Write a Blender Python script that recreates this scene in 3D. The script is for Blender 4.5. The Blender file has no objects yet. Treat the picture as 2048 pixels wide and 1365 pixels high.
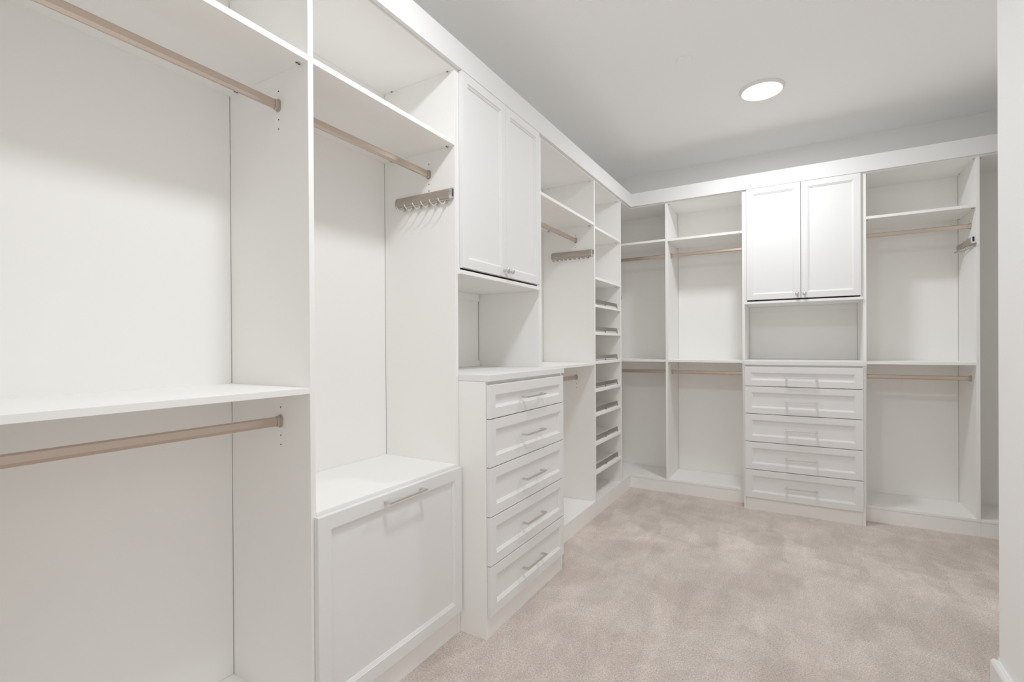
import bpy, bmesh, math, random
from mathutils import Matrix, Vector

sc = bpy.context.scene
COL = sc.collection
random.seed(7)

# ------------------------------------------------------------------ camera
FPX, YAW, PITCH, ROLL, CY, CAM_H = 980.16, 0.5319155, -0.0026285, 0.0058143, 13.033, 1.335
def camera():
    f = Vector((-math.sin(YAW)*math.cos(PITCH), math.cos(YAW)*math.cos(PITCH), math.sin(PITCH)))
    r = Vector((math.cos(YAW), math.sin(YAW), 0)); d = f.cross(r)
    c, s = math.cos(ROLL), math.sin(ROLL)
    r2 = c*r + s*d; d2 = -s*r + c*d
    cam = bpy.data.cameras.new('camera'); o = bpy.data.objects.new('camera', cam)
    COL.objects.link(o)
    m = Matrix((r2, -d2, -f)).transposed().to_4x4(); m.translation = (0, 0, CAM_H)
    o.matrix_world = m
    cam.sensor_width = 36; cam.lens = FPX/2048*36; cam.shift_y = CY/2048
    cam.clip_start = 0.05
    sc.camera = o
camera()

# ------------------------------------------------------------------ light and exposure
vs = sc.view_settings
vs.view_transform = 'Standard'; vs.look = 'None'; vs.gamma = 1; vs.use_curve_mapping = False
vs.exposure = 0.05
LAMP = 18.6                                     # watts of each round ceiling light
SPREAD = 180
LIGHT_SPOTS = [(-0.22, 3.745), (-0.55, 1.10)]
DOOR_FILL = 0.9                                       # white fill light entering by the doorway added behind the camera
w = bpy.data.worlds.new('world'); sc.world = w; w.use_nodes = True
w.node_tree.nodes['Background'].inputs[0].default_value = (1, 1, 1, 1)
w.node_tree.nodes['Background'].inputs[1].default_value = DOOR_FILL
sc.cycles.max_bounces = 12; sc.cycles.diffuse_bounces = 12; sc.cycles.glossy_bounces = 2; sc.cycles.transmission_bounces = 0

# ------------------------------------------------------------------ materials
def mat(name, col, rough=.5, metal=0, bump=None, vary=None, spec=.5, emit=None):
    m = bpy.data.materials.new(name); m.use_nodes = True
    nt = m.node_tree; b = nt.nodes['Principled BSDF']
    b.inputs['Base Color'].default_value = (*col, 1)
    b.inputs['Roughness'].default_value = rough
    b.inputs['Metallic'].default_value = metal
    b.inputs['Specular IOR Level'].default_value = spec
    if emit:
        b.inputs['Emission Color'].default_value = (*emit[:3], 1); b.inputs['Emission Strength'].default_value = emit[3]
    if bump or vary:
        tc = nt.nodes.new('ShaderNodeTexCoord')
    if vary:                                     # (scale, amount)
        n = nt.nodes.new('ShaderNodeTexNoise'); n.inputs['Scale'].default_value = vary[0]; n.inputs['Detail'].default_value = 3
        nt.links.new(tc.outputs['Object'], n.inputs['Vector'])
        r = nt.nodes.new('ShaderNodeValToRGB')
        r.color_ramp.elements[0].position = .3; r.color_ramp.elements[1].position = .7
        r.color_ramp.elements[0].color = (*[c*(1-vary[1]) for c in col], 1)
        r.color_ramp.elements[1].color = (*[min(1, c*(1+vary[1])) for c in col], 1)
        nt.links.new(n.outputs['Fac'], r.inputs['Fac']); nt.links.new(r.outputs['Color'], b.inputs['Base Color'])
    if bump:                                     # (scale xyz, strength, distance)
        mp_ = nt.nodes.new('ShaderNodeMapping'); mp_.inputs['Scale'].default_value = bump[0]
        n = nt.nodes.new('ShaderNodeTexNoise'); n.inputs['Scale'].default_value = 1; n.inputs['Detail'].default_value = 2
        bp = nt.nodes.new('ShaderNodeBump'); bp.inputs['Strength'].default_value = bump[1]; bp.inputs['Distance'].default_value = bump[2]
        nt.links.new(tc.outputs['Object'], mp_.inputs['Vector']); nt.links.new(mp_.outputs['Vector'], n.inputs['Vector'])
        nt.links.new(n.outputs['Fac'], bp.inputs['Height']); nt.links.new(bp.outputs['Normal'], b.inputs['Normal'])
    return m

LAM = mat('white_laminate', (.897, .888, .868), .5, spec=.25)
PAINT = mat('white_cabinet_paint', (.81, .806, .797), .6, spec=.15)
WALLP = mat('wall_paint', (.91, .908, .90), .85, bump=((260, 260, 260), .12, .0006), spec=.2)
CEILP = mat('ceiling_paint', (.95, .95, .945), .8, bump=((220, 220, 220), .1, .0006), spec=.2)
TRIMP = mat('trim_paint', (.84, .84, .83), .35)
ROD = mat('champagne_anodised_rod', (.60, .50, .43), .27, .88)
SOCKET = mat('champagne_socket', (.55, .49, .44), .3, .85)
NICKEL = mat('satin_nickel', (.70, .68, .65), .3, .92)
CHROME = mat('chrome', (.85, .85, .85), .12, 1)
TAUPE = mat('taupe_anodised', (.50, .44, .385), .4, .6)
FENCE = mat('pewter_fence_metal', (.40, .37, .34), .35, .8)
HOOKM = mat('ivory_metal_hook', (.80, .76, .69), .3, .2)
BLACK = mat('black_plastic', (.012, .013, .015), .4)
HOLE = mat('dark_drilled_hole', (.03, .028, .025), .9)
LENS = mat('lit_lens', (1, 1, 1), .5, emit=(.965, .985, 1, 3))
LENS.cycles.emission_sampling = 'NONE'

def carpet_material():
    m = bpy.data.materials.new('beige_carpet'); m.use_nodes = True
    nt = m.node_tree; N = nt.nodes.new; L = nt.links.new; b = nt.nodes['Principled BSDF']
    b.inputs['Roughness'].default_value = 1; b.inputs['Specular IOR Level'].default_value = .05
    b.inputs['Sheen Weight'].default_value = .25; b.inputs['Sheen Roughness'].default_value = .6
    tc = N('ShaderNodeTexCoord')
    def noise(scale, detail, rough=.5, dist=0):
        n = N('ShaderNodeTexNoise'); n.inputs['Scale'].default_value = scale; n.inputs['Detail'].default_value = detail
        n.inputs['Roughness'].default_value = rough; n.inputs['Distortion'].default_value = dist
        L(tc.outputs['Object'], n.inputs['Vector']); return n
    def ramp(src, a, c, ca, cb):
        r = N('ShaderNodeValToRGB'); r.color_ramp.elements[0].position = a; r.color_ramp.elements[1].position = c
        r.color_ramp.elements[0].color = (*ca, 1); r.color_ramp.elements[1].color = (*cb, 1); L(src, r.inputs['Fac']); return r
    def mul(a, c):
        x = N('ShaderNodeMix'); x.data_type = 'RGBA'; x.blend_type = 'MULTIPLY'; x.inputs[0].default_value = 1
        L(a, x.inputs[6]); L(c, x.inputs[7]); return x.outputs[2]
    # pile brushed this way and that: footprints and vacuum strokes
    big = ramp(noise(2.6, 9, .68, .5).outputs['Fac'], .40, .60, (.70, .605, .548), (.845, .748, .690))
    mp_ = N('ShaderNodeMapping'); mp_.inputs['Rotation'].default_value = (0, 0, .5); mp_.inputs['Scale'].default_value = (6.0, 1.5, 1)
    L(tc.outputs['Object'], mp_.inputs['Vector'])
    st = N('ShaderNodeTexNoise'); st.inputs['Scale'].default_value = 1; st.inputs['Detail'].default_value = 6; st.inputs['Roughness'].default_value = .6
    L(mp_.outputs['Vector'], st.inputs['Vector'])
    mid = ramp(st.outputs['Fac'], .46, .56, (.945, .945, .945), (1.03, 1.03, 1.03))
    fine = ramp(noise(145, 3, .75).outputs['Fac'], .32, .68, (.68, .665, .65), (1.25, 1.25, 1.25))
    tuft = ramp(noise(340, 2, .6).outputs['Fac'], .3, .7, (.68, .67, .66), (1.29, 1.29, 1.29))
    # row of vacuum strokes in front of the back cabinets: wedges of pile lying the other way
    def math_(op, a, c=None, clamp=False):
        n = N('ShaderNodeMath'); n.operation = op; n.use_clamp = clamp
        for i, v in enumerate((a, c)):
            if v is None: continue
            if isinstance(v, (int, float)): n.inputs[i].default_value = v
            else: L(v, n.inputs[i])
        return n.outputs[0]
    xyz = N('ShaderNodeSeparateXYZ'); L(tc.outputs['Object'], xyz.inputs[0])
    wob = noise(3.5, 6, .7).outputs['Fac']
    px = math_('ADD', math_('DIVIDE', math_('ADD', xyz.outputs['X'], math_('MULTIPLY', wob, .25)), .40), math_('MULTIPLY', xyz.outputs['Y'], .25))
    side = math_('FRACT', px)
    reach = math_('DIVIDE', math_('SUBTRACT', math_('SUBTRACT', 4.32, xyz.outputs['Y']), math_('MULTIPLY', wob, .75)), .55)
    wedge = math_('MULTIPLY', math_('SUBTRACT', reach, side), 7.0, True)
    near = math_('MULTIPLY', math_('SUBTRACT', xyz.outputs['Y'], math_('ADD', 2.75, math_('MULTIPLY', wob, .7))), 3.0, True)
    wm = math_('MULTIPLY', wedge, near)
    stroke = ramp(wm, 0, 1, (.955, .955, .955), (1.085, 1.09, 1.095))
    L(mul(mul(mul(mul(big.outputs[0], mid.outputs[0]), fine.outputs[0]), tuft.outputs[0]), stroke.outputs[0]), b.inputs['Base Color'])
    bp = N('ShaderNodeBump'); bp.inputs['Strength'].default_value = .8; bp.inputs['Distance'].default_value = .006
    L(noise(210, 3, .7).outputs['Fac'], bp.inputs['Height']); L(bp.outputs['Normal'], b.inputs['Normal'])
    return m
CARPET = carpet_material()

# ------------------------------------------------------------------ mesh helpers
def link(o, parent=None):
    COL.objects.link(o)
    if parent: o.parent = parent
    return o
def finish(name, bm, m, parent=None, base=(0, 0, 0), bevel=0, smooth=False):
    bmesh.ops.recalc_face_normals(bm, faces=bm.faces)
    if smooth:
        for f in bm.faces: f.smooth = True
    me = bpy.data.meshes.new(name); bm.to_mesh(me); bm.free()
    me.materials.append(m)
    o = link(bpy.data.objects.new(name, me), parent)
    if bevel:
        md = o.modifiers.new('bevel', 'BEVEL'); md.width = bevel; md.segments = 2; md.limit_method = 'ANGLE'
    return o
def tag(o, label, cat, group=None):
    o['label'] = label; o['category'] = cat
    if group: o['group'] = group
    return o
def struct(o):
    o['kind'] = 'structure'; return o
def thing(name, loc, label, cat, group=None):
    o = link(bpy.data.objects.new(name, None)); o.location = loc; o.empty_display_size = .1
    return tag(o, label, cat, group)

def bm_box(bm, x0, x1, y0, y1, z0, z1):
    vs_ = [bm.verts.new((x, y, z)) for z in (z0, z1) for y in (y0, y1) for x in (x0, x1)]
    for f in ((0, 1, 3, 2), (4, 5, 7, 6), (0, 1, 5, 4), (2, 3, 7, 6), (0, 2, 6, 4), (1, 3, 7, 5)):
        bm.faces.new([vs_[i] for i in f])
def bm_prism(bm, prof, fn, a, b):
    """extrude a closed 2-D profile from a to b; fn(p, q, t) -> xyz"""
    A = [bm.verts.new(fn(p, q, a)) for p, q in prof]; B = [bm.verts.new(fn(p, q, b)) for p, q in prof]
    n = len(prof)
    for i in range(n): bm.faces.new((A[i], A[(i+1) % n], B[(i+1) % n], B[i]))
    bm.faces.new(A[::-1]); bm.faces.new(B)
def bm_tube(bm, pts, r, seg=8):
    rings = []
    for i, p in enumerate(pts):
        p = Vector(p)
        t = (Vector(pts[min(i+1, len(pts)-1)]) - Vector(pts[max(i-1, 0)])).normalized()
        ref = Vector((0, 0, 1)) if abs(t.z) < .9 else Vector((1, 0, 0))
        u = t.cross(ref).normalized(); v = t.cross(u)
        rr = r[i] if isinstance(r, (list, tuple)) else r
        rings.append([bm.verts.new(p + rr*(math.cos(k*2*math.pi/seg)*u + math.sin(k*2*math.pi/seg)*v)) for k in range(seg)])
    for a, b in zip(rings, rings[1:]):
        for k in range(seg): bm.faces.new((a[k], a[(k+1) % seg], b[(k+1) % seg], b[k]))
    bm.faces.new(rings[0]); bm.faces.new(rings[-1][::-1])
def stadium(hw, hh, n=6):
    """upright rounded bar section"""
    r = hw; out = []
    for i in range(n+1):
        a = math.pi*i/n; out.append((r*math.cos(a), hh-r+r*math.sin(a)))
    for i in range(n+1):
        a = math.pi + math.pi*i/n; out.append((r*math.cos(a), -(hh-r)+r*math.sin(a)))
    return out

# a "run" turns (u along the run, d depth behind the panel fronts, z) into world coordinates
XF, YF, DEPTH = -1.380, 4.541, .446
class Run:
    def __init__(s, left): s.left = left
    def __call__(s, u, d, z): return Vector((XF - d, u, z)) if s.left else Vector((u, YF + d, z))
LR, BR = Run(True), Run(False)
T = .020

class Unit:
    """a thing of a run: its Empty stands at the floor below its front edge"""
    def __init__(s, run, u0, u1, name, label, cat, group=None, d=0, z=0):
        s.run = run; s.base = run((u0+u1)/2, d, z); s.o = thing(name, s.base, label, cat, group)
    def p(s, u, d, z): return s.run(u, d, z) - s.base
    def box(s, name, u0, u1, d0, d1, z0, z1, m=None, parent=None, bevel=.001):
        a = s.p(u0, d0, z0); b = s.p(u1, d1, z1); bm = bmesh.new()
        bm_box(bm, min(a.x, b.x), max(a.x, b.x), min(a.y, b.y), max(a.y, b.y), min(a.z, b.z), max(a.z, b.z))
        return finish(name, bm, m or LAM, parent or s.o, bevel=bevel)

# shared small pieces
def disc_mesh(name, r, h, m, seg=16):
    bm = bmesh.new(); bmesh.ops.create_cone(bm, cap_ends=True, segments=seg, radius1=r, radius2=r, depth=h)
    me = bpy.data.meshes.new(name); bm.to_mesh(me); bm.free(); me.materials.append(m); return me
CAM_DISC = disc_mesh('fastener_mesh', .0085, .003, NICKEL, 20)
CAM_DOT = disc_mesh('fastener_slot_mesh', .0034, .0036, HOLE, 10)
HOLE_DISC = disc_mesh('peg_hole_mesh', .0026, .0008, HOLE, 10)
def fastener(U, shelf, u, d, z, flip=1):
    o = link(bpy.data.objects.new('cam_fastener', CAM_DISC), shelf); o.location = U.p(u, d, z - .0008)
    me = CAM_DOT
    # the two-lobed dark slot is set into the disc
    bm = bmesh.new(); c = U.p(u, d, z)
    for s in (-1, 1):
        q = U.p(u + s*.0042, d + s*.001, z - .0008)
        bmesh.ops.create_cone(bm, cap_ends=True, segments=10, radius1=.0032, radius2=.0032, depth=.004, matrix=Matrix.Translation(q))
    k = finish('fastener_slot', bm, HOLE, shelf)
def hole_row(U, panel, u, d, zs, side):
    for z in zs:
        o = link(bpy.data.objects.new('peg_hole', HOLE_DISC), panel)
        o.location = U.p(u + side*.0002, d, z)
        o.rotation_euler = (math.pi/2, 0, 0) if U.run.left else (0, math.pi/2, 0)

# ------------------------------------------------------------------ fronts, handles, knobs
FT = .020
def framed_front(U, name, u0, u1, z0, z1, d, frame=.047, parent=None, m=PAINT):
    """five-piece front: moulded frame (the part) and its recessed centre panel (sub-part); face at depth d"""
    prof = [(0, FT), (0, .0015), (.0015, 0), (frame, 0), (frame+.0008, .0032), (frame+.0035, .0038), (frame+.0098, .0078), (frame+.0112, .0080), (frame+.0118, .0120), (frame+.0118, FT)]
    bm = bmesh.new(); rings = []
    for ins, dep in prof:
        rings.append([bm.verts.new(U.p(u, d+dep, z)) for u, z in ((u0+ins, z0+ins), (u1-ins, z0+ins), (u1-ins, z1-ins), (u0+ins, z1-ins))])
    n = len(rings)
    for i in range(n):
        a, b = rings[i], rings[(i+1) % n]
        for k in range(4): bm.faces.new((a[k], a[(k+1) % 4], b[(k+1) % 4], b[k]))
    o = finish(name, bm, m, parent or U.o)
    f2 = frame + .0113
    U.box('centre_panel', u0+f2, u1-f2, d+.0118, d+.0170, z0+f2, z1-f2, m, o, bevel=0)
    return o
def bar_handle(U, parent, u, z, d, length=.215, stand=.034):
    bm = bmesh.new(); h = length/2; w_ = .0043
    def bx(u0, u1, d0, d1, z0, z1):
        a = U.p(u0, d0, z0); b = U.p(u1, d1, z1)
        bm_box(bm, min(a.x, b.x), max(a.x, b.x), min(a.y, b.y), max(a.y, b.y), a.z, b.z)
    bx(u-h, u+h, d-stand, d-stand+.0085, z-w_, z+w_)
    for s in (-1, 1):
        c = u + s*(h-.008)
        # flat foot that flares towards the front
        def fn(p, q, t): return U.p(c+p, q, t)
        bm_prism(bm, [(-.0075, d-stand+.006), (.0075, d-stand+.006), (.009, d), (-.009, d)], fn, z-w_, z+w_)
    return finish('bar_handle', bm, NICKEL, parent, bevel=.0012)
def knob(U, parent, u, z, d):
    prof = [(0.0, 0), (.008, 0), (.0065, .003), (.0055, .012), (.0065, .017), (.013, .019), (.0145, .0215), (.0142, .0255), (.0125, .0275), (0, .0285)]
    bm = bmesh.new(); seg = 24; rings = []
    for r, h in prof:
        if r == 0: rings.append([bm.verts.new(U.p(u, d-h, z))]); continue
        rings.append([bm.verts.new(U.p(u+r*math.cos(k*2*math.pi/seg), d-h, z+r*math.sin(k*2*math.pi/seg))) for k in range(seg)])
    for a, b in zip(rings, rings[1:]):
        for k in range(seg):
            k2 = (k+1) % seg
            if len(a) == 1: bm.faces.new((a[0], b[k2], b[k]))
            elif len(b) == 1: bm.faces.new((a[k], a[k2], b[0]))
            else: bm.faces.new((a[k], a[k2], b[k2], b[k]))
    o = finish('knob', bm, NICKEL, parent, smooth=True)
    return o

# ------------------------------------------------------------------ room shell
ZC = 3.075
XB, YB = XF - DEPTH - .010, YF + DEPTH + .010          # wall faces behind the closet backs
XR, YR = .648, 2.541                                   # face and end of the short wall on the right
XFAR, YREAR = 1.66, -.85
def wall(name, x0, x1, y0, y1, z0, z1, m):
    bm = bmesh.new(); bm_box(bm, x0, x1, y0, y1, z0, z1); return struct(finish(name, bm, m))
wall('floor', XB-.12, XFAR+.12, YREAR-.12, YB+.12, -.10, 0, CARPET)
wall('ceiling', XB-.12, XFAR+.12, YREAR-.12, YB+.12, ZC, ZC+.10, CEILP)
wall('wall_left', XB-.12, XB, YREAR-.12, YB+.12, 0, ZC, WALLP)
wall('wall_back', XB, XFAR, YB, YB+.12, 0, ZC, WALLP)
wall('wall_light_block', 1.20, XFAR+.12, YR+.0, 4.20, 0, ZC, WALLP)  # unseen thick block, added to keep bounced light out of the last bay
wall('wall_alcove', XFAR, XFAR+.12, 4.20, YB+.12, 0, ZC, WALLP)
wall('wall_right', XR, XR+.12, YREAR, YR, 0, ZC, WALLP)
wall('wall_return', XR+.12, XFAR, YR-.12, YR, 0, ZC, WALLP)
DX0, DX1, DZ = -.80, .56, 2.32                         # unseen open doorway, added behind the camera to let in fill light
bm = bmesh.new()
bm_prism(bm, [(XB, 0), (DX0, 0), (DX0, DZ), (DX1, DZ), (DX1, 0), (XFAR, 0), (XFAR, ZC), (XB, ZC)], lambda p, q, t: (p, t, q), YREAR-.12, YREAR)
struct(finish('wall_rear', bm, WALLP))
bm = bmesh.new()
bm_prism(bm, [(DX0-.07, .0), (DX0, .0), (DX0, DZ), (DX1, DZ), (DX1, .0), (DX1+.07, .0), (DX1+.07, DZ+.07), (DX0-.07, DZ+.07)], lambda p, q, t: (p, t, q), YREAR+.0005, YREAR+.018)
struct(finish('trim_1', bm, TRIMP))
BBP = [(0, 0), (.026, 0), (.026, .117), (.0245, .121), (.0205, .1275), (.017, .1305), (.014, .1308), (.009, .129), (.0055, .1272), (0, .1265)]
bm = bmesh.new(); bm_prism(bm, BBP, lambda p, q, t: (XR-p, t, q), YREAR, YR+.0)
struct(finish('baseboard_right', bm, TRIMP))
bm = bmesh.new(); bm_prism(bm, BBP, lambda p, q, t: (t, YR+p, q), XR, 1.20)
struct(finish('baseboard_return', bm, TRIMP))
bm = bmesh.new(); bm_prism(bm, BBP, lambda p, q, t: (XB+p, t, q), YREAR, .117)
struct(finish('baseboard_left', bm, TRIMP))
bm = bmesh.new(); bm_prism(bm, BBP, lambda p, q, t: (t, YREAR+p, q), XB+.027, DX0-.071)
struct(finish('baseboard_rear', bm, TRIMP))

# ------------------------------------------------------------------ closet bays
ZTOP = 2.622            # underside of the boards that close the bays
ZDECK = .120
ZUP, ZMID = 2.290, 1.203
R_UP, R_LO, ROD_D = 2.167, 1.086, .155
def top_board(U, u0, u1, ends=(1, 1), d1=DEPTH):
    o = U.box('top_panel', u0, u1, 0, d1, ZTOP, ZTOP+T)
    for e, s, u in ((ends[0], 1, u0), (ends[1], -1, u1)):
        if e:
            for d in (.037, .39): fastener(U, o, u + s*e*.010, d, ZTOP)
    return o
def shelf(U, u0, u1, z, ends=(0, 0), d0=0):
    o = U.box('shelf', u0, u1, d0, DEPTH, z-T, z)
    for e, s, u in ((ends[0], 1, u0), (ends[1], -1, u1)):
        if e:
            for d in (.037, .39): fastener(U, o, u + s*.010, d, z-T)
    return o
def deck(U, u0, u1):
    U.box('bottom_shelf', u0, u1, 0, DEPTH, ZDECK-T, ZDECK)
    U.box('toe_kick', u0, u1, .0015, .020, 0, ZDECK-T-.001, bevel=.0006)
def back(U, u0, u1, z0=ZDECK, z1=ZTOP):
    U.box('back_panel', u0+.0015, u1-.0015, DEPTH, DEPTH+.008, z0, z1, bevel=0)
def panel(U, u0, z0=ZDECK, z1=ZTOP, u1=None, d0=0):
    return U.box('side_panel', u0, u1 or u0+T, d0, DEPTH+.0, z0, z1)
HU = [R_UP+.045, R_UP-.052]; HLO = [R_LO+.045, R_LO-.051, R_LO-.083]

# A: double hanging bay next to the hamper
A = Unit(LR, .118, 1.064, 'closet_bay', 'white open closet bay with two long rods, beside the tilt-out hamper section', 'closet bay')
deck(A, .118, 1.044)
panel(A, .118); pr = panel(A, 1.044, 0)
hole_row(A, pr, 1.044, ROD_D, HU+[R_UP-.084]+HLO, -1)
top_board(A, .118, 1.064, (0, 2)); shelf(A, .138, 1.044, ZUP, (1, 1)); shelf(A, .138, 1.044, ZMID); back(A, .138, 1.044)

# B: single rod bay above the hamper
B = Unit(LR, 1.064, 1.850, 'closet_bay', 'white closet bay with one rod and a hook rack above the tilt-out hamper', 'closet bay')
pr = panel(B, 1.831, 0, u1=1.850)
hole_row(B, pr, 1.831, ROD_D, [R_UP+.045, R_UP-.052, R_UP-.084], -1)
top_board(B, 1.0645, 1.850, (1, 2)); shelf(B, 1.064, 1.831, ZUP, (1, 1)); back(B, 1.064, 1.831, 0)

HM = Unit(LR, 1.064, 1.831, 'hamper_cabinet', 'white tilt-out laundry hamper cabinet with a framed door and bar handle', 'hamper')
HM.box('cabinet_top', 1.0645, 1.8305, 0, DEPTH-.001, .768, .788)
HM.box('toe_kick', 1.0645, 1.8305, .0015, .020, 0, .118)
HM.box('inner_floor', 1.0645, 1.8305, .022, DEPTH-.002, .10, .118)
dr = framed_front(HM, 'door', 1.055, 1.841, .106, .775, -FT-.002, .050)
bar_handle(HM, dr, 1.455, .747, -FT-.002)

# C: wall cabinet, open niche, drawer chest
C0, C1 = 1.8505, 2.668
def wall_cabinet(run, u0, u1, du0, du1, label):
    W = Unit(run, u0, u1, 'wall_cabinet', label, 'cabinet', z=1.675)
    W.box('bottom_shelf', u0, u1, -.020, DEPTH, 1.675, 1.694)
    W.box('side_panel', u0, u0+.018, 0, DEPTH, 1.6945, ZTOP); W.box('side_panel', u1-.018, u1, 0, DEPTH, 1.6945, ZTOP)
    W.box('top_panel', u0, u1, 0, DEPTH, ZTOP, ZTOP+T)
    W.box('back_panel', u0+.002, u1-.002, DEPTH, DEPTH+.008, 1.207, ZTOP, bevel=0)
    W.box('back_rail', u0+.0005, u1-.0005, DEPTH-.012, DEPTH, 1.628, 1.6745); W.box('back_rail', u0+.0005, u1-.0005, DEPTH-.012, DEPTH, 1.2065, 1.243)
    mid = (du0+du1)/2; zb, zt = 1.706, 2.629
    for a, b, k in ((du0, mid-.0016, mid-.0255), (mid+.0016, du1, mid+.0255)):
        o = framed_front(W, 'door', a, b, zb, zt, -FT-.002, .045)
        knob(W, o, k, 1.738, -FT-.002)
    return W
wall_cabinet(LR, C0, C1, 1.862, 2.651, 'white two-door wall cabinet with round knobs between the hamper bay and tie rack bay')

def drawer_chest(run, u0, u1, du0, du1, dfront, lbl_chest, lbl_top):
    Q = Unit(run, u0, u1, 'drawer_chest', lbl_chest, 'drawers', d=dfront)
    zt = 1.1735
    Q.box('side_panel', u0, u0+.019, dfront, DEPTH-.002, 0, zt); Q.box('side_panel', u1-.019, u1, dfront, DEPTH-.002, 0, zt)
    Q.box('toe_kick', u0+.0195, u1-.0195, dfront+.002, dfront+.020, 0, .118)
    Q.box('carcass_back', u0+.0195, u1-.0195, DEPTH-.012, DEPTH-.004, 0, zt)
    Q.box('top_rail', u0+.0195, u1-.0195, dfront+.004, dfront+.10, 1.150, zt)
    zs = [(1.005, 1.159), (.7835, 1.0005), (.5585, .779), (.3345, .554), (.106, .330)]
    for a, b in zs:
        o = framed_front(Q, 'drawer', du0, du1, a, b, dfront-FT-.0015, .047)
        bar_handle(Q, o, (du0+du1)/2, (a+b)/2-.002, dfront-FT-.0015)
        Q.box('drawer_box', du0+.03, du1-.03, dfront-.001, dfront+.40, a+.02, b-.03, LAM, o, bevel=0)
    K = Unit(run, u0, u1, 'countertop', lbl_top, 'countertop', z=zt+.0005)
    K.box('slab', u0, u1, dfront-.020, DEPTH-.0005, zt+.0005, 1.206, PAINT, bevel=.0025)
    return Q
drawer_chest(LR, C0+.001, C1+.002, 1.859, 2.652, -.148,
             'white five-drawer chest with bar handles standing beside the tilt-out hamper',
             'thick white countertop on the drawer chest beside the hamper')

# D: double hanging bay with the tie rack
D = Unit(LR, 2.671, 3.634, 'closet_bay', 'white closet bay with two short rods and a tie rack, beside the shoe tower', 'closet bay')
deck(D, 2.671, 3.634)
panel(D, 2.671, u1=2.688); panel(D, 2.6885, u1=2.707); pr = panel(D, 3.614)
hole_row(D, pr, 3.614, ROD_D, HU+HLO, -1)
top_board(D, 2.6715, 3.634, (1, 2)); shelf(D, 2.707, 3.614, ZUP+.003, (1, 1)); shelf(D, 2.707, 3.614, ZMID); back(D, 2.707, 3.614)

# E: shoe tower
E_ = Unit(LR, 3.6345, 4.277, 'shoe_tower', 'tall narrow white tower of slanted shoe shelves with metal fences', 'shoe rack')
deck(E_, 3.6345, 4.277); panel(E_, 4.257)
top_board(E_, 3.6345, 4.277, (1, 2)); back(E_, 3.636, 4.257)
shelf(E_, 3.6345, 4.257, 2.274, (1, 1)); shelf(E_, 3.6345, 4.257, 1.877, (1, 1))
for z in (1.660, 1.441, 1.211, .990, .799, .570, .343):
    sl = .16; bm = bmesh.new()
    prof = [(0, z-T), (0, z), (DEPTH-.01, z+sl*(DEPTH-.01)), (DEPTH-.01, z-T+sl*(DEPTH-.01))]
    bm_prism(bm, prof, lambda p, q, t: E_.p(t, p, q), 3.6345, 4.257)
    so = finish('shoe_shelf', bm, LAM, E_.o, bevel=.001)
    # fence: bent metal strip on three small posts
    bm = bmesh.new(); d0 = .022
    for a, b in ((3.640, 3.922), (3.927, 4.236)):
        bm_prism(bm, [(d0, z+.018), (d0+.002, z+.018), (d0+.006, z+.047), (d0+.004, z+.047)], lambda p, q, t: E_.p(t, p, q), a, b)
    fo = finish('fence', bm, FENCE, so)
    for u in (3.650, 3.9245, 4.228):
        bm = bmesh.new(); bm_prism(bm, [(d0-.004, z+.0035), (d0+.004, z+.0045), (d0+.0095, z+.046), (d0+.0065, z+.046)], lambda p, q, t: E_.p(t, p, q), u-.004, u+.004)
        finish('fence_post', bm, FENCE, so)

# F: corner bay of the back run
F_ = Unit(BR, XF-DEPTH, -1.055, 'closet_bay', 'shadowed corner closet bay with two rods, between the shoe tower and back wall bay', 'closet bay')
u0 = XF - DEPTH - .007
def ell(name, z0, z1, d_in):
    """L-shaped board that fills the blind corner"""
    pts = [(u0, 4.2775-YF), (XF-d_in, 4.2775-YF), (XF-d_in, d_in), (-1.0545, d_in), (-1.0545, DEPTH), (u0, DEPTH)]
    bm = bmesh.new(); bm_prism(bm, pts, lambda p, q, t: F_.p(p, q, t), z0, z1); return finish(name, bm, LAM, F_.o, bevel=.001)
ell('bottom_shelf', ZDECK-T, ZDECK, 0); ell('top_panel', ZTOP, ZTOP+T, 0)
bm = bmesh.new()
bm_prism(bm, [(XF-.020, 4.2775-YF), (XF-.0015, 4.2775-YF), (XF-.0015, .0015), (-1.0545, .0015), (-1.0545, .020), (XF-.020, .020)], lambda p, q, t: F_.p(p, q, t), 0, ZDECK-T-.001)
finish('toe_kick', bm, LAM, F_.o)
shelf(F_, u0, -1.0555, ZUP+.012); shelf(F_, u0, -1.0555, ZMID+.002); back(F_, u0, -1.0545)
F_.box('side_back_panel', u0-.002, u0+.004, 4.2785-YF, DEPTH-.002, ZDECK+.001, ZUP-.02, bevel=0)

# G: double hanging bay
G = Unit(BR, -1.0545, -.401, 'closet_bay', 'white closet bay with two rods between the dark corner bay and the back drawer chest', 'closet bay')
deck(G, -1.0545, -.401); pl = panel(G, -1.0545, u1=-1.0345); panel(G, -.421)
hole_row(G, pl, -1.0345, .155, [R_UP-.052, R_LO-.051], 1)
top_board(G, -1.0545, -.401, (2, 2)); shelf(G, -1.0345, -.421, ZUP+.008, (1, 1)); shelf(G, -1.0345, -.421, ZMID); back(G, -1.0345, -.421)

# H: wall cabinet, niche and chest on the back wall
H0, H1 = -.4005, .4095
wall_cabinet(BR, H0, H1, -.386, .396, 'white two-door wall cabinet with round knobs on the back wall')
drawer_chest(BR, H0, H1, -.390, .3945, -.140,
             'white five-drawer chest with bar handles under the back wall cabinet',
             'thick white countertop on the drawer chest at the back wall')

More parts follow.
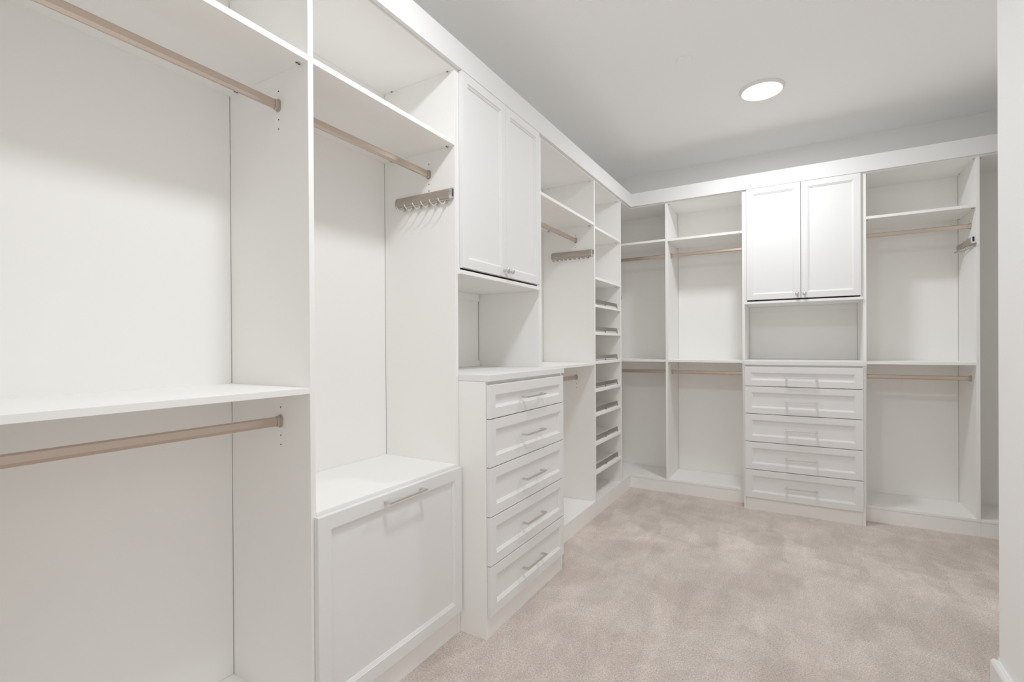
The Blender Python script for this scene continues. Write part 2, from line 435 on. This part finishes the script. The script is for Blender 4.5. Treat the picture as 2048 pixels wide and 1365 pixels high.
# I: double hanging bay with a tie rack on its right side
I_ = Unit(BR, .410, 1.067, 'closet_bay', 'white closet bay with two rods to the side of the back drawer chest', 'closet bay')
deck(I_, .410, 1.067); panel(I_, .410, u1=.430); pr = panel(I_, 1.047)
hole_row(I_, pr, 1.047, .155, [R_UP+.045, R_LO+.045, R_LO-.051], -1)
top_board(I_, .410, 1.067, (2, 2)); shelf(I_, .430, 1.047, ZUP+.008, (1, 1)); shelf(I_, .430, 1.047, ZMID+.001); back(I_, .430, 1.047)

# J: last bay, mostly hidden behind the short wall
J = Unit(BR, 1.0675, 1.64, 'closet_bay', 'dark empty closet bay partly hidden behind the near wall end', 'closet bay')
deck(J, 1.0675, 1.64); top_board(J, 1.0675, 1.64, (1, 0)); back(J, 1.0675, 1.62); panel(J, 1.620)

# fascia boards above the bays, mitred in the corner
FB0, FB1 = 2.632, 2.753
bm = bmesh.new()
bm_prism(bm, [(XF+.0005, .118), (XF+.0205, .118), (XF+.0205, YF-.0205), (XF+.0005, YF-.0005)], lambda p, q, t: (p, q, t), FB0, FB1)
tag(finish('fascia_board', bm, PAINT, bevel=.0012), 'long white fascia board above the hamper and shoe tower side', 'trim board')
bm = bmesh.new()
bm_prism(bm, [(XF+.0005, YF-.0005), (XF+.0205, YF-.0205), (1.64, YF-.0205), (1.64, YF-.0005)], lambda p, q, t: (p, q, t), FB0, FB1)
tag(finish('fascia_board', bm, PAINT, bevel=.0012), 'white fascia board above the back wall cabinet and bays', 'trim board')

# ------------------------------------------------------------------ hanging rods
def hanging_rod(run, u0, u1, z, label, d=ROD_D):
    R = Unit(run, u0, u1, 'hanging_rod', label, 'closet rod', d=d, z=z-.02)
    bm = bmesh.new()
    # flat-sided section, rounded above and chamfered below
    half = [(.0035, .0158), (.0062, .0142), (.0075, .0115), (.0075, -.0065), (.0048, -.0148), (.0025, -.0160)]
    pr2 = half + [(-p, q) for p, q in half[::-1]]
    bm_prism(bm, pr2, lambda p, q, t: R.p(t, d+p, z+q), u0+.004, u1-.004)
    finish('tube', bm, ROD, R.o)
    for ue, s in ((u0, 1), (u1, -1)):
        bm = bmesh.new()
        bm_prism(bm, stadium(.0102, .0185, 8), lambda p, q, t: R.p(t, d+p, z+q), ue+s*.0004, ue+s*.017)
        bm_prism(bm, stadium(.013, .0222, 8), lambda p, q, t: R.p(t, d+p, z+q), ue+s*.0003, ue+s*.005)
        finish('end_socket', bm, SOCKET, R.o, bevel=.0012)
    return R
hanging_rod(LR, .138, 1.044, R_UP-.005, 'champagne hanging rod, the upper of two in the bay beside the hamper section')
hanging_rod(LR, .138, 1.044, R_LO-.002, 'champagne hanging rod, the lower of two in the bay beside the hamper section')
hanging_rod(LR, 1.064, 1.831, R_UP-.006, 'champagne hanging rod in the bay above the tilt-out hamper')
hanging_rod(LR, 2.707, 3.614, R_UP+.005, 'champagne hanging rod above the tie rack with many pegs')
hanging_rod(LR, 2.707, 3.614, R_LO, 'champagne hanging rod below the middle shelf, just behind the hamper-side drawer chest')
hanging_rod(BR, u0+.004, -1.0545, R_UP+.004, 'champagne hanging rod, the upper one in the dark corner bay')
hanging_rod(BR, u0+.004, -1.0545, R_LO+.004, 'champagne hanging rod, the lower one in the dark corner bay')
hanging_rod(BR, -1.0345, -.421, R_UP+.003, 'champagne hanging rod, upper one between corner bay and back wall cabinet')
hanging_rod(BR, -1.0345, -.421, R_LO+.002, 'champagne hanging rod, lower one between corner bay and back drawer chest')
hanging_rod(BR, .430, 1.047, R_UP+.003, 'champagne hanging rod above the pull-out rack beside the back wall cabinet', d=.118)
hanging_rod(BR, .430, 1.047, R_LO, 'champagne hanging rod, lower one beside the back drawer chest and near wall end', d=.118)

# ------------------------------------------------------------------ pull-out accessory racks
def rack(run, u, side, z, d0, d1, label, hooks, name='belt_rack'):
    """slide-out rack screwed to a panel face at u; side = -1: it projects towards smaller u"""
    K = Unit(run, u, u, name, label, 'rack', d=(d0+d1)/2, z=z-.03)
    cov = [(.0005, .026), (.006, .026), (.015, .0215), (.0215, .012), (.0235, 0), (.0225, -.012), (.0185, -.024), (.0005, -.024)]
    bm = bmesh.new(); bm_prism(bm, cov, lambda p, q, t: K.p(u+side*p, t, z+q), d0+.016, d1-.004)
    finish('cover', bm, TAUPE, K.o, bevel=.0008)
    cap = [(a*1.06, b*1.05) for a, b in cov]; cap = [(max(.0005, a), b) for a, b in cap]
    bm = bmesh.new(); bm_prism(bm, cap, lambda p, q, t: K.p(u+side*p, t, z+q), d0+.0005, d0+.0155)
    finish('end_cap', bm, CHROME, K.o, bevel=.0015)
    bm = bmesh.new(); bm_prism(bm, cap, lambda p, q, t: K.p(u+side*p, t, z+q), d1-.0035, d1)
    finish('end_cap', bm, TAUPE, K.o, bevel=.0006)
    K.box('pull_recess', u+side*.006, u+side*.0175, d0-.0006, d0+.001, z-.016, z+.018, BLACK, bevel=0)
    K.box('slide_rail', u+side*.004, u+side*.018, d0+.008, d1-.01, z-.030, z-.0245, NICKEL)
    return K
K = rack(LR, 1.831, -1, 2.048, .004, .352, 'taupe pull-out rack with six curved hooks above the hamper', 6)
for i in range(6):
    d = .047 + i*.0512
    pts = [K.p(1.831-n, d+.05*(n-.018), z_) for n, z_ in ((.018, 2.008), (.024, 2.001), (.032, 1.998), (.042, 1.998), (.051, 2.002), (.059, 2.008), (.066, 2.017))]
    bm = bmesh.new(); bm_tube(bm, [K.p(1.831-.012, d, 2.048-.028)]+pts, .0021, 8); ho = finish('hook', bm, HOOKM, K.o, smooth=True)
    K.box('hook_bracket', 1.831-.018, 1.831-.008, d-.0055, d+.0055, 2.048-.047, 2.048-.0305, NICKEL, ho)
K = rack(LR, 3.614, -1, 2.062, .004, .358, 'taupe pull-out tie rack with many tiny pegs beside the shoe tower', 17, 'tie_rack')
for i in range(17):
    d = .040 + i*.0183
    bm = bmesh.new()
    bm_tube(bm, [K.p(3.614-.010, d, 2.062-.029), K.p(3.614-.018, d, 2.062-.039), K.p(3.614-.036, d, 2.062-.046), K.p(3.614-.052, d, 2.062-.041)], .0032, 6)
    finish('peg', bm, HOOKM if i % 2 else FENCE, K.o, smooth=True)
K = rack(BR, 1.047, -1, 2.058, .006, .375, 'pull-out tie rack with swung-out peg bar on the bay side nearest the wall end', 6, 'tie_rack')
bm = bmesh.new(); bm_tube(bm, [K.p(1.039, -.028, 2.024), K.p(1.020, .15, 2.021), K.p(1.001, .325, 2.017)], [.0055, .005, .003], 8)
ar = finish('peg_bar', bm, FENCE, K.o, smooth=True)
K.box('bar_bracket', 1.026, 1.042, .06, .10, 2.018, 2.0275, NICKEL, ar)
for i in range(6):
    d = .0 + i*.034; x = 1.034 - i*.0036; zz = 2.020
    bm = bmesh.new(); bm_tube(bm, [K.p(x, d, zz), K.p(x-.006, d, zz-.012), K.p(x-.022, d, zz-.016), K.p(x-.030, d, zz-.010)], .0018, 6)
    finish('peg', bm, HOOKM, K.o, smooth=True)
K = rack(LR, 4.277, 1, 1.765, .003, .330, 'small pull-out rack on the corner side of the shoe tower', 3, 'valet_rack')
for i in range(5):
    d = .02+i*.06
    bm = bmesh.new(); bm_tube(bm, [K.p(4.287, d, 1.738), K.p(4.296, d, 1.729), K.p(4.306, d, 1.731), K.p(4.311, d, 1.742)], .0018, 6)
    finish('peg', bm, NICKEL, K.o, smooth=True)

# ------------------------------------------------------------------ ceiling lights and cover plate
def ceiling_light(x, y, label, power=1):
    t = thing('ceiling_light', (x, y, ZC), label, 'ceiling light', 'round ceiling lights')
    def lathe(name, prof, m, seg=64):
        bm = bmesh.new(); rings = []
        for r, h in prof:
            rings.append([bm.verts.new((r*math.cos(k*2*math.pi/seg), r*math.sin(k*2*math.pi/seg), h)) for k in range(seg)])
        for a, b in zip(rings, rings[1:]):
            for k in range(seg): bm.faces.new((a[k], a[(k+1) % seg], b[(k+1) % seg], b[k]))
        bm.faces.new(rings[0]); bm.faces.new(rings[-1][::-1])
        return finish(name, bm, m, t)
    lathe('trim_ring', [(.140, -.0003), (.140, -.004), (.1285, -.017), (.124, -.017), (.124, -.0005)], TRIMP)
    lathe('lens', [(.1238, -.0008), (.1238, -.0175), (.119, -.0195), (.06, -.0205)], LENS)
    la = bpy.data.lights.new('lamp_light', 'AREA'); la.shape = 'DISK'; la.size = .236; la.spread = math.radians(SPREAD); la.energy = LAMP*power; la.color = (.945, .985, 1.025)
    lo = link(bpy.data.objects.new('lamp_light', la), t); lo.location = (0, 0, -.0215)
    return t
ceiling_light(*LIGHT_SPOTS[0], 'lit round flush ceiling light in front of the back wall cabinet', .93)
ceiling_light(*LIGHT_SPOTS[1], 'lit round flush ceiling light above the carpet by the hamper')
bm = bmesh.new(); prof = [(.046, -.0002), (.0465, -.007), (.045, -.009), (.03, -.0095)]
rings = [[bm.verts.new((r*math.cos(k*math.pi/24), r*math.sin(k*math.pi/24), h)) for k in range(48)] for r, h in prof]
for a, b in zip(rings, rings[1:]):
    for k in range(48): bm.faces.new((a[k], a[(k+1) % 48], b[(k+1) % 48], b[k]))
bm.faces.new(rings[0]); bm.faces.new(rings[-1][::-1])
o = finish('sprinkler_cover', bm, CEILP); o.location = (-.602, 3.118, ZC)
tag(o, 'small flat round white cover plate on the ceiling', 'cover plate')
